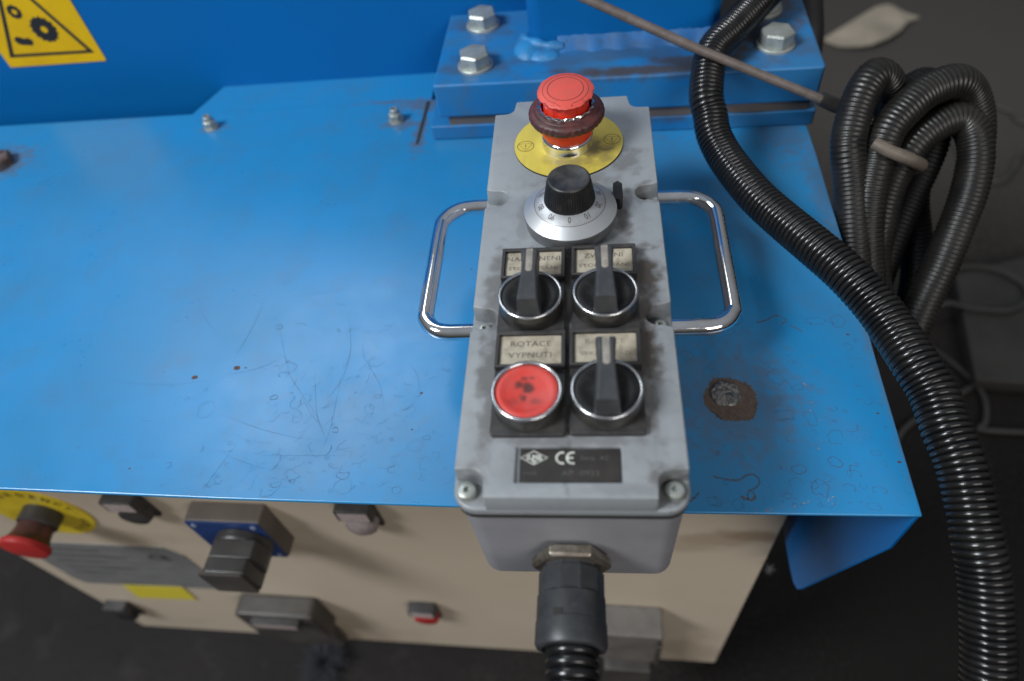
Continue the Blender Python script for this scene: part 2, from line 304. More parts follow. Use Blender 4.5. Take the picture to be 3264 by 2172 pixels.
def circ(cx, cy, r, n=32): return [(cx + r * math.cos(2*math.pi*i/n), cy + r * math.sin(2*math.pi*i/n)) for i in range(n)]
def nb(): return bmesh.new()

# ================================================================== SETTING
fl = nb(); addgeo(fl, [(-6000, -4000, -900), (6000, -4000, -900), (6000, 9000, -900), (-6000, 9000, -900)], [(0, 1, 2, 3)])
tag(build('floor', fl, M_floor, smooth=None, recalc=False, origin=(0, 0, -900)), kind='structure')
b = nb(); prism(b, [(690, 640), (1400, 560), (1500, 1060), (1150, 1010), (735, 900)], -899, -868)
tag(build('raised_slab', b, M_slab, bevel=4), kind='structure')

# ================================================================== MACHINE TABLE
tab = thing('machine_table', 'blue sheet metal table top with water marks under the grey control box', 'table', (-200, 200, -90))
b = nb()
prism(b, [(-760, 55), (-319, 43.5), (-190, 38.6), (-63, 35.2), (54, 32.8), (161, 32), (163, 120), (166, 208), (168, 300), (168, 396.5), (-760, 396.5)], -87.2, -85)
top = build('top_sheet', b, M_cover, tab, bevel=0.8, origin=(0, 0, -85))
b = nb(); prism(b, [(-337, 392), (-120, 392), (-120, 452), (-308, 452), (-318, 440)], -90.5, -87.3); build('rear_tab', b, M_cover, tab, bevel=1, origin=(0, 0, -87))
b = nb()   # side flange hanging down the right edge, chamfered at the front
My = Matrix(((0, 0, 1, 0), (1, 0, 0, 0), (0, 1, 0, 0), (0, 0, 0, 1)))  # local (y,z,x)
prof = [(32.5, -87.4), (32.5, -126), (70, -303), (73, -312), (80, -319), (92, -322), (396, -326), (396, -87.4)]
vs = [(160.6 + 0.02 * (p[0] - 32), p[0], p[1]) for p in prof]; n = len(prof)
addgeo(b, [(x - 2, y, z) for x, y, z in vs] + vs, [tuple(range(n)), tuple(range(n, 2*n))[::-1]] + [(i, n + i, n + (i+1) % n, (i+1) % n) for i in range(n)])
build('side_flange', b, M_blue, tab, bevel=0.5)
b = nb(); prism(b, [(-740, 130), (157, 130), (157, 392), (-740, 392)], -150, -91); build('under_frame', b, M_blue, tab)
b = nb(); flat(b, [(-124.6, 336), (-122.2, 337), (-119.8, 394), (-123.2, 394)], -84.9); build('slot', b, M_gap, tab, smooth=None, recalc=False)
# studs
for (x, y, s) in ((-306, 375, 1.0), (-145, 369.5, 1.0)):
    b = nb(); M = T(x, y, -85); lathe(b, [(6.3, 0), (6.3, 1.2), (4.0, 1.2)], M, 24); hexhead(b, 5.4, 6.0, M @ T(0, 0, 1.2))
    st = build('stud_nut', b, M_zinc, tab)
    b = nb(); lathe(b, [(3.2, 0), (3.2, 10.5), (2.7, 11.2), (2.0, 11.2), (1.9, 8), (0, 8)], M, 20); build('stud', b, M_zinc, st)
b = nb(); hexhead(b, 13, 7, T(-484, 340, -85)); build('rusty_bolt', b, mat('rusty_zinc', (0.26, 0.20, 0.17), 0.5, 0.6, var=((0.10, 0.06, 0.045), 120, 0.4, 0.65)), tab)
# spot where something was burnt off
def blob(cx, cy, r, n, amp, seed, sq=1.0):
    rr = random.Random(seed); k = [(rr.uniform(-1, 1), rr.uniform(0, 6.28)) for _ in range(9)]
    out = []
    for i in range(n):
        t = 2 * math.pi * i / n; q = r * (1 + amp * sum(a * math.sin((j + 2) * t + ph) / (j + 1.5) for j, (a, ph) in enumerate(k)) + rr.uniform(-.012, .012))
        out.append((cx + q * math.cos(t), cy + q * math.sin(t) * sq))
    return out
b = nb(); flat(b, [(x + .45 * math.sin(y * 3.1) + .3 * math.sin(x * 5), y + .45 * math.sin(x * 2.7) + .3 * math.sin(y * 6)) for x, y in blob(82.5, 97.6, 14.2, 140, 0.12, 4, 0.98)], -84.93); burn = build('burnt_patch', b, M_bare, tab, smooth=None, recalc=False)
b = nb(); rr = random.Random(3)
for r0, z in ((8.3, 0), (8.0, 0.7), (6.8, 1.5)): pass
rings = []
for q, z in ((1.0, 0.0), (0.97, 0.8), (0.8, 1.35), (0.55, 1.1), (0.25, 1.3)):
    rings.append([b.verts.new((80.3 + 8.3 * q * math.cos(2*math.pi*i/28) * (1 + .05 * math.sin(3*i)), 101.0 + 8.1 * q * math.sin(2*math.pi*i/28) * (1 + .05 * math.sin(5*i)), -85 + z * rr.uniform(.7, 1.25))) for i in range(28)])
for a, c in zip(rings[:-1], rings[1:]):
    for i in range(28): b.faces.new((a[i], a[(i+1) % 28], c[(i+1) % 28], c[i]))
b.faces.new(rings[-1]); build('weld_stub', b, M_slag, tab, smooth=60)
# water marks: thin irregular outlines dried into the paint
rr = random.Random(11); b = nb(); b2 = nb(); b3 = nb()
def ringmark(bm, x, y, r, w=None):
    n = 22; pts = blob(x, y, r, n, rr.uniform(.10, .55), rr.random(), rr.uniform(.55, 1.1))
    k = rr.randint(0, n); gap = rr.choice((0, 0, 3, 7, 11)); pts = pts[k:] + pts[:k]
    wv = [rr.uniform(.5, 1.3) for _ in range(n)]
    if gap: ribbon(bm, pts[:n - gap], w or rr.uniform(.08, .26), -84.92, wv=wv)
    else: ribbon(bm, pts, w or rr.uniform(.08, .26), -84.92, closed=True, wv=wv)
def clear(x, y):   # keep off the burnt patch
    return (x - 82.5)**2 + (y - 97.6)**2 > 420
for i in range(230):
    if i < 120: x = rr.uniform(60, 158); y = 36 + 130 * rr.random()**1.3
    else: x = rr.gauss(-135, 55); y = 42 + abs(rr.gauss(0, 55))
    if x > 157 or (x > -48 and x < 48) or not clear(x, y) or y > 300: continue
    ringmark(b, x, y, rr.choice((.4, .6, .8, 1.0, 1.3, 1.9, 2.8, 4.2)) * rr.uniform(.7, 1.3))
for (x, y, r) in ((-175.8, 102.1, 2.2), (-173, 156, 3), (-134, 80, 2), (-160, 47, 2.2), (-225, 58, 1.8), (-187, 155, 2.2), (149, 150, 4), (128, 60, 3), (137, 55, 3.4), (140, 80, 3.6), (118, 46, 4), (110, 56, 3.2), (133, 92, 2.5), (145, 45, 3)):
    ringmark(b, x, y, r, .38)
tag(build('water_marks', b, M_mark1, tab, smooth=None, recalc=False), kind='stuff')
for l in ([(-214, 118), (-192, 123), (-177, 132)], [(-203, 177), (-205, 153), (-210, 128)], [(-191, 166), (-183, 146), (-170, 118), (-159, 104), (-146, 88), (-137, 73)],
          [(-156, 123), (-147, 91), (-138, 74)], [(-144, 166), (-139, 149), (-136, 132), (-137, 116), (-142, 103), (-149, 99)], [(-130, 146), (-127, 131), (-113, 109), (-107, 89)],
          [(-201, 68), (-187, 62), (-168, 56), (-155, 57)], [(-188, 74), (-192, 64), (-200, 42)], [(-205, 91), (-192, 86), (-178, 81), (-159, 76), (-139, 73)], [(-175, 64), (-151, 64), (-125, 64)],
          [(-249, 176), (-236, 160), (-225, 150)], [(-99, 126), (-92, 116), (-89, 103)], [(-181, 181), (-159, 184), (-145, 189)], [(-138, 116), (-137, 80), (-140, 62)], [(-160, 105), (-150, 90), (-139, 80)],
          [(96, 128), (112, 112), (116, 100)], [(-300, 118), (-250, 112), (-212, 116)]):
    p = resample(catmull([(x, y, 0) for x, y in l], 10), 2.0); p = [(q.x + rr.uniform(-.12, .12), q.y + rr.uniform(-.12, .12)) for q in p]; k = len(p)
    ribbon(b2, p, 0.24, -84.94, wv=[max(.15, math.sin(math.pi * (i + .5) / k)) * rr.uniform(.5, 1.2) for i in range(k)])
for i in range(200):
    x = rr.gauss(-135, 55); y = 42 + abs(rr.gauss(0, 60)); a = rr.uniform(-.8, 1.2); L = rr.uniform(.8, 7)
    if -50 < x < 50 or x > 155: continue
    ribbon(b2, [(x, y), (x + L * .5 * math.cos(a), y + L * .5 * math.sin(a)), (x + L * math.cos(a + .3), y + L * math.sin(a + .3))], rr.uniform(.08, .24), -84.94)
tag(build('scratches', b2, M_mark2, tab, smooth=None, recalc=False), kind='stuff')
for (x, y, r) in ((-230.2, 117.2, 2.0), (-205.3, 123.8, 2.2), (-199.7, 123.7, .7), (-88, 104, .9), (-247, 56, .7), (-90, 80, .6), (-68, 200, .7), (158, 60, .9), (155, 88, .7), (152, 140, .8)):
    flat(b3, blob(x, y, r, 18, .2, x, .7), -84.9)
tag(build('rust_spots', b3, M_rust, tab, smooth=None, recalc=False), kind='stuff')
b = nb()   # brown worm shaped stain and pale chips by the front corner
for l, w in (([(68, 52), (74, 50.5), (80, 50), (84, 52.5), (88, 53), (90, 50), (88, 46), (84, 44), (83, 40)], 1.0), ([(80, 41), (84, 39.5), (87, 41), (86, 43.5)], 1.6), ([(50, 38), (56, 39), (60, 43)], 1.2), ([(104, 150), (110, 152), (116, 155), (121, 152), (118, 149)], 1.0), ([(122, 148), (128, 143)], .8)):
    p = resample(catmull([(x, y, 0) for x, y in l], 10), 1.0); ribbon(b, [(q.x + rr.uniform(-.25, .25), q.y + rr.uniform(-.25, .25)) for q in p], w, -84.88, wv=[rr.uniform(.5, 1.1) for _ in p])
tag(build('brown_stains', b, mat('brown_stain', (0.085, 0.085, 0.09), 0.6, var=((0.03, 0.15, 0.32), 220, 0.45, 0.65)), tab, smooth=None, recalc=False), kind='stuff')
b = nb()
for i in range(32):
    if i < 20: x = rr.uniform(86, 128); y = 33 + (x - 86) * .16 + rr.gauss(0, 1.2)
    else: x = rr.gauss(123, 1.5); y = rr.uniform(40, 115)
    if y < 33: continue
    flat(b, blob(x, y, rr.uniform(.15, .6), 10, .5, i, .8), -84.9)
tag(build('paint_chips', b, M_mark3, tab, smooth=None, recalc=False), kind='stuff')

# ================================================================== MACHINE PANEL behind + SIGN
b = nb(); box(b, -1100, 95, 440, 520, -900, 190)
tag(build('machine_housing', b, M_blue, bevel=3), 'large plain blue upright machine housing behind the table, carrying the yellow warning sign', 'machine housing')
sign = thing('warning_sign', 'square yellow warning sticker with black triangle and gear wheels on blue panel', 'sign', (-458.5, 439.9, -8))
Ms = Matrix(((1, 0, 0, 0), (0, 0, -1, 439.6), (0, 1, 0, 0), (0, 0, 0, 1)))  # local x, up, out
b = nb(); prism(b, rrect(-505, -412, -54.5, 39, 1.0, 2), 0, 0.25, Ms); build('sign_film', b, M_signy, sign, smooth=None)
b = nb(); ribbon(b, [(-496, -44), (-421, -45), (-458.5, 31)], 6.2, .35, Ms, closed=True); build('triangle_border', b, M_signk, sign, smooth=None, recalc=False)
def gear(cx, cy, r, n, hole):
    b = nb(); out = []
    for i in range(n * 4):
        t = 2 * math.pi * i / (n * 4); q = r if (i % 4) in (0, 1) else r * .90; out.append((cx + q * math.cos(t), cy + q * math.sin(t)))
    inn = [(cx + hole * math.cos(2*math.pi*i/(n*4)), cy + hole * math.sin(2*math.pi*i/(n*4))) for i in range(n * 4)]
    k = len(out); addgeo(b, [(x, y, .37) for x, y in out + inn], [(i, (i+1) % k, k + (i+1) % k, k + i) for i in range(k)], Ms)
    build('gear_wheel', b, M_signk, sign, smooth=None, recalc=False)
gear(-450.5, -23, 11.6, 14, 2.9); gear(-466.5, -6.5, 6.2, 10, 2.2)
b = nb(); flat(b, blob(-479, -31, 4.6, 20, .2, 5, .8), .37, Ms); flat(b, [(-478, -35), (-470, -36), (-467, -32), (-470, -29), (-477, -30)], .39, Ms); build('hand_pictogram', b, M_signk, sign, smooth=None, recalc=False)

# ================================================================== COLUMN FOOT
colf = thing('machine_column', 'blue machine column welded on a thick bolted base plate at the back of table', 'machine column', (35, 400, -85))
ya = R_(-1.3); Mp = T(35, 385, 0) @ Matrix.Rotation(ya, 4, 'Z') @ T(-35, -385, 0)
b = nb(); prism(b, rrect(-110, 173, 337, 470, 2, 2), -84.6, -72.8, Mp); build('lower_plate', b, M_plate, colf, bevel=0.8, origin=(0, 0, -73))
b = nb(); prism(b, rrect(-95, 168, 338.6, 465, 2, 2), -72.7, -65.1, Mp); build('spacer_plate', b, mat('scorched_gap_steel', (0.115, 0.095, 0.085), 0.6), colf)
b = nb(); prism(b, rrect(-101.5, 171.5, 336.5, 444, 2.5, 3), -65, -38, Mp); build('base_plate', b, M_plate, colf, bevel=1.6, origin=(0, 0, -38))
b = nb(); prism(b, rrect(-34, 106, 382, 540, 11, 6), -37.8, 190, Mp); build('column', b, M_blue, colf, bevel=1)
b = nb()
lathe(b, [(13, -.1), (12.2, 1.6), (9, 3.8), (4.5, 5.4), (0, 5.8)], T(-34, 383, -38) @ Matrix.Diagonal((.85, 1.35, 1, 1)), 24)
lathe(b, [(9, -.1), (8, 1.5), (5, 3), (0, 3.6)], T(-22, 371, -38) @ Matrix.Diagonal((1.3, .9, 1, 1)), 20)
pp = resample(catmull([(-37, 395, -37), (-36, 388, -35), (-22, 378.5, -35), (-8, 378, -36.5)]), 3)
sweep(b, pp, [4.0 + .7 * math.sin(i * 1.3) for i in range(len(pp))], 12)
build('weld_bead', b, M_weld, colf, smooth=70)
b = nb(); n = 40   # broad uneven fillet along the front foot of the column
rows = []
for i in range(n):
    x = -12 + 116 * i / (n - 1); w = 9.5 + 1.6 * math.sin(i * .9) + random.uniform(-.8, .8); y0 = 381.6 - (x - 35) * .0227
    rows.append([b.verts.new((x, y0 + .8, -30.0 + random.uniform(-.6, .6))), b.verts.new((x, y0 - w * .42, -34.2 + random.uniform(-.4, .4))), b.verts.new((x, y0 - w, -37.9))])
for a, c in zip(rows[:-1], rows[1:]):
    for k in range(2): b.faces.new((a[k], a[k+1], c[k+1], c[k]))
build('weld_fillet', b, M_plate2, colf, smooth=70, recalc=False)
for (x, y, s) in ((-71.5, 421, 1.0), (-72.5, 363, 1.0), (142, 364, 1.0), (142, 414, 1.0)):
    b = nb(); lathe(b, [(13.2, 0), (13.2, 1.6), (12.6, 2.1), (8, 2.1)], T(x, y, -38), 40); w = build('washer', b, M_zinc, colf)
    b = nb(); hexhead(b, 11.6, 9.5, T(x, y, -35.8) @ Matrix.Rotation(R_(random.choice((12, 40, 28))), 4, 'Z')); build('hex_bolt', b, M_zinc, colf, smooth=25)
    w['_b'] = 1

# ================================================================== CONTROL CABINET below
cb = thing('control_cabinet', 'beige electrical cabinet with buttons and a rotary switch, tucked under table edge', 'cabinet', (-226, 130, -683))
def cabM(x, z, off=0.0):
    o = Vector((x, 112 - x * .0314, z)); u = Vector((1, -.0314, 0)).normalized(); nrm = Vector((-.0314, -1, 0)).normalized()
    return Matrix(((u.x, 0, nrm.x, o.x + nrm.x * off), (u.y, 0, nrm.y, o.y + nrm.y * off), (0, 1, 0, o.z), (0, 0, 0, 1)))
b = nb(); prism(b, rrect(-602, 148.5, -683.5, -151, 3, 3), -250, 0, cabM(0, 0)); build('body', b, M_cab, cb, bevel=1.5, origin=(0, 0, 0))
def holder(x, z, knob, mt, rr=13, kh=11, dome=False, label='light'):
    h = nb(); prism(h, rrect(-14.8, 14.8, -31, 14, 2, 3), 0, 3, cabM(x, z)); prism(h, rrect(-14.8, 14.8, -3.5, 14.5, 2, 3), 3.01, 12, cabM(x, z))
    H = build(knob + '_holder', h, M_holder, cb, bevel=.6)
    if label == 'light':
        q = nb(); prism(q, rrect(-12, 12, -1.5, 11.5, .6, 2), 12.05, 12.4, cabM(x, z)); build('label_insert', q, mat('pale_pink_label', (0.40, 0.33, 0.32), 0.5, var=((0.30, 0.25, 0.24), 200, .4, .7)), H)
    q = nb()
    if dome: lathe(q, [(rr, 3), (rr, 9), (rr * .97, 11), (rr * .8, 13), (rr * .4, 15.5), (0, 16.2)], cabM(x, z - 17), 36)
    else: lathe(q, [(14, 3), (14, 8), (rr, 8.4), (rr, kh), (rr - 1, kh + .6), (0, kh + .2)], cabM(x, z - 17), 36)
    build(knob, q, mt, H)
holder(-180, -268, 'signal_lamp', M_lens, rr=13.5, dome=True)
holder(-381, -268, 'push_button', M_dkgrey)
holder(-178, -522, 'red_push_button', M_facered)
holder(-574, -585, 'lower_push_button', M_black, label=None)
# emergency stop of the cabinet
b = nb(); prism(b, circ(0, 0, 46, 64), 0.1, 1.6, cabM(-489, -306)); es = build('emergency_label', b, mat('yellow_disc_film', (0.60, 0.45, 0.02), 0.42, var=((0.50, 0.36, 0.02), 40, .4, .7)), cb, smooth=30)
b = nb()
for ch, ang in zip('EMERGENCY', [148, 132, 115, 99, 82, 66, 50, 35, 20]):
    M = cabM(-489, -306) @ Matrix.Rotation(R_(ang), 4, 'Z') @ T(37.5, 0, 1.75) @ Matrix.Rotation(R_(-90), 4, 'Z'); textgeo(b, ch, 9.5, M, bold=.3)
for ch, ang in zip('STOP', [-66, -50, -34, -18]):
    M = cabM(-489, -306) @ Matrix.Rotation(R_(ang), 4, 'Z') @ T(38, 0, 1.75) @ Matrix.Rotation(R_(90), 4, 'Z'); textgeo(b, ch, 9.5, M, bold=.3)
build('emergency_lettering', b, M_signk, es, smooth=None, recalc=False)
b = nb(); lathe(b, [(17, 1.6), (17, 14), (16, 15), (14.5, 15)], cabM(-484, -303), 40); ec = build('emergency_collar', b, M_dkgrey, cb)
b = nb(); lathe(b, [(14.5, 14), (15.5, 24), (17.5, 29), (20.3, 32)], cabM(-484, -303), 40, close=False); mh = build('mushroom_head', b, M_rubber, ec)  # side of the head coloured darker than its red face
b = nb(); lathe(b, [(20.3, 32), (20.8, 34), (19.8, 37), (15, 38.2), (0, 38.6)], cabM(-484, -303), 40, close=False); build('mushroom_face', b, M_facered, ec)
# rotary main switch
b = nb(); prism(b, rrect(-33, 33, -36, 36, 2, 3), 0, 17, cabM(-293.5, -306)); rs = build('rotary_switch', b, M_swgrey, cb, bevel=1)
b = nb(); prism(b, rrect(-32, 32, -35, 35, 1.5, 2), 17.05, 18.4, cabM(-293.5, -306)); build('face_plate', b, M_swblue, rs)
for dx, dz in ((-26, 29), (26, 29), (-26, -29), (26, -29)):
    b = nb(); lathe(b, [(2.6, 18.4), (2.6, 19), (2.2, 19.4), (0, 19.4)], cabM(-293.5 + dx, -306 + dz), 16); build('face_screw', b, mat('pale_screw', (0.25, 0.3, 0.4), 0.4, 0.4), rs)
b = nb(); lathe(b, [(24, 18.4), (24, 26), (22.5, 28), (20, 28)], cabM(-285, -303), 40)
prism(b, [(-18, 18), (18, 18), (23, 0), (18, -18), (-18, -18), (-20, 0)], 26, 42, cabM(-283, -300)); prism(b, rrect(-18, 18, -19, 20, 3, 3), 42.01, 55, cabM(-283, -300))
build('switch_lever', b, M_dkgrey, rs, bevel=1.2)
b = nb(); prism(b, rrect(-20, 17, -22, 17, 2, 2), 55.1, 57, cabM(-284, -298)); build('lever_end_plate', b, M_greybox, rs)
# nameplate, yellow tape, socket covers
b = nb(); prism(b, [(-577, -382), (-412, -382), (-399, -402), (-399, -502), (-572, -506), (-579, -490)], 0.05, 0.9, cabM(0, 0)); npz = build('data_plate', b, M_steelplate, cb, smooth=None)
b = nb(); textgeo(b, 'CE', 19, cabM(-430, -411, 1.0), bold=.5)
for i, w in enumerate((70, 92, 60, 84, 50)): ribbon(b, [(-560, -398 - i * 17), (-560 + w, -398 - i * 17)], 2.2, 1.0, cabM(0, 0))
build('plate_engraving', b, M_dkgrey, npz, smooth=None, recalc=False)
b = nb(); prism(b, [(-527, -505.8), (-452, -501.5), (-456, -546), (-533, -551)], 1.0, 1.3, cabM(0, 0)); build('yellow_sticker', b, mat('yellow_tape', (0.60, 0.50, 0.04), 0.45), cb, smooth=None)
b = nb(); prism(b, rrect(-389, -298, -590, -512, 7, 4), 0, 24, cabM(0, 0)); prism(b, rrect(-392, -308, -672, -592, 9, 4), 0, 12, cabM(0, 0))
so = build('socket_housing', b, M_greybox, cb, bevel=3)
b = nb(); prism(b, rrect(-368, -312, -528, -514, 2, 2), 24.1, 32, cabM(0, 0)); sl = build('socket_label_holder', b, M_holder, so, bevel=.6)
b = nb(); prism(b, rrect(-365, -315, -526, -516.5, 1, 2), 32.05, 32.4, cabM(0, 0)); build('label_insert', b, mat('dim_pink_label', (0.28, 0.23, 0.22), 0.5), sl)
b = nb(); prism(b, rrect(12, 71, -600, -486, 5, 4), 0, 24, cabM(0, 0)); prism(b, rrect(10, 73, -494, -482, 3, 4), 0, 30, cabM(0, 0))
pl = build('outlet_housing', b, mat('worn_grey_casting', (0.13, 0.12, 0.11), 0.5, var=((0.08, 0.07, 0.065), 30, .4, .7)), cb, bevel=2)
b = nb(); prism(b, rrect(15, 68, -735, -604, 5, 4), 2, 34, cabM(0, 0)); prism(b, rrect(68.5, 76, -660, -540, 2, 3), 8, 24, cabM(0, 0)); build('outlet_plug', b, M_greybox, pl, bevel=2)
# ================================================================== CONTROL PENDANT
pd = thing('control_pendant', 'grey metal hand control box with chrome side handles lying on the blue table', 'control box', (0, 128, -85))
# lid
def arc(cx, cy, r, a0, a1, n=6): return [(cx + r * math.cos(R_(a0 + (a1 - a0) * i / n)), cy + r * math.sin(R_(a0 + (a1 - a0) * i / n))) for i in range(n + 1)]
half = []   # right side, from near edge up to far edge
half += [(32.6, 0.2)] + arc(38.2, 6.8, 5.2, 180, 90, 5) + [(44.6, 12.0)]
for yc in (87.5, 169): half += [(44.6, yc - 7.2), (41.5, yc - 6.2)] + arc(38.6, yc, 5.9, -80, -280, 9)[0:] + [(41.5, yc + 6.2), (44.6, yc + 7.2)]
half += [(44.6, 243.2)] + arc(38.6, 248.6, 5.2, -90, -180, 5) + [(32.6, 255.2)]
poly = half + [(-x, y) for x, y in half[::-1]]
def grow(poly, d):
    n = len(poly); out = []
    for i in range(n):
        a, c = Vector(poly[i-1]), Vector(poly[(i+1) % n]); t = (c - a).normalized(); out.append((poly[i][0] + t.y * d, poly[i][1] - t.x * d))
    return out
b = nb(); prism(b, grow(poly, .7), -11.0, 0, poly2=poly)
lid = build('lid', b, M_lid, pd, smooth=30, origin=(0, 0, 0))
cut = nb(); box(cut, -20.9, 19.9, 6.4, 21.7, -1.6, 3)
co = build('cutter', cut, M_lid, None, smooth=None)
bo = lid.modifiers.new('slot', 'BOOLEAN'); bo.object = co; bo.solver = 'EXACT'
bv = lid.modifiers.new('bevel', 'BEVEL'); bv.width = .0011; bv.segments = 3; bv.limit_method = 'ANGLE'; bv.angle_limit = R_(40)
bpy.context.view_layer.update()
me = bpy.data.meshes.new_from_object(lid.evaluated_get(bpy.context.evaluated_depsgraph_get()))
lid.modifiers.clear(); lid.data = me; me.name = 'lid'; bpy.data.objects.remove(co)
for p in me.polygons: p.use_smooth = True
me.set_sharp_from_angle(angle=R_(38))
b = nb(); prism(b, rrect(-46.0, 45.6, -0.6, 256, 9, 6), -14.6, -9.6); build('lid_flange', b, M_lid, lid, bevel=1.2, origin=(0, 0, 0))
b = nb(); prism(b, rrect(-45.85, 45.45, -0.45, 255.85, 9, 6), -16.9, -14.65); build('gasket', b, M_gap, pd)  # dark gasket brought out to the flange edge, also drawing the seam shadow
b = nb(); prism(b, rrect(-43, 43.6, 1.9, 251, 8, 7), -85, -17, poly2=rrect(-44.9, 44.9, 0.9, 254.2, 9, 7)); build('box_body', b, M_base, pd, bevel=2.2)
# lid screws
for (x, y) in ((-40.4, 6.6), (39.4, 7.2), (-39.8, 87.5), (39.8, 87.5), (-39.8, 169), (39.8, 169), (-39.5, 249.2), (39.5, 249.2)):
    b = nb(); h = -9.6 if y < 10 else -9.6
    k = 1.0 if y < 10 else .78
    lathe(b, [(3.9*k, h), (3.9*k, h + 1.6), (3.5*k, h + 2.5), (2.6*k, h + 3.0), (1.3*k, h + 3.05), (1.2*k, h + 1.2), (0, h + 1.1)], T(x, y, 0), 24)
    build('lid_screw', b, M_zinc, lid)
# handles
for s in (-1, 1):
    a = 213.5 if s < 0 else 214.5; yb = 115.0
    x0, x1 = (44, 80.2 if s < 0 else 82.0)
    pts = [(s*x0, a, -44), (s*(x1 - 23), a - .3, -44)]
    pts += [(s*(x1 - 18 + 18 * math.sin(R_(t))), a - 18.5 + 18 * math.cos(R_(t)), -44) for t in (0, 22, 45, 68, 90)]
    pts += [(s*x1, (a + yb) / 2, -44)] + [(s*(x1 - 14 + 14 * math.cos(R_(t))), yb + 14 - 14 * math.sin(R_(t)), -44) for t in (0, 22, 45, 68, 90)]
    pts += [(s*(x1 - 20), yb, -44), (s*x0, yb, -44)]
    b = nb(); tube(b, pts, 4.5, 24, 1.2, n=12); build('handle', b, M_chrome, pd, smooth=60)
# nameplate in its slot
b = nb(); box(b, -19.3, 19.2, 7.0, 21.2, -1.55, -.75); npl = build('name_plate', b, M_plateblk, lid, bevel=.2)
zt = -.70; b = nb()
dia = [(-14.3, 19.9), (-8.9, 17.0), (-14.3, 14.1), (-19.0, 17.0)]; dia = [(-13.9, 20.1), (-8.6, 17.2), (-13.9, 14.3), (-18.9, 17.2)]
ribbon(b, dia, .55, zt, closed=True); textgeo(b, 'ILME', 3.0, T(-13.8, 17.25, zt), bold=.16, sx=.95)
flat(b, [(-16.0, 17.0), (-13.8, 14.9), (-11.6, 17.0), (-13.8, 15.9)], zt)
for cx in (-4.0, 0.0):
    ribbon(b, arc(cx + 1.2, 17.1, 2.35, 75, 285, 14), .85, zt)
ribbon(b, [(-.9, 17.1), (1.3, 17.1)], .8, zt + .01)
build('logo_and_mark', b, M_white, npl, smooth=None, recalc=False)
b = nb(); textgeo(b, 'Serie  AC', 2.7, T(9.6, 17.0, zt)); textgeo(b, 'AP  0925', 3.1, T(4.2, 10.6, zt), sx=1.2); textgeo(b, 'TYPE', 2.0, T(-15.2, 10.3, zt), sx=1.15)
build('plate_lettering', b, M_faint, npl, smooth=None, recalc=False)

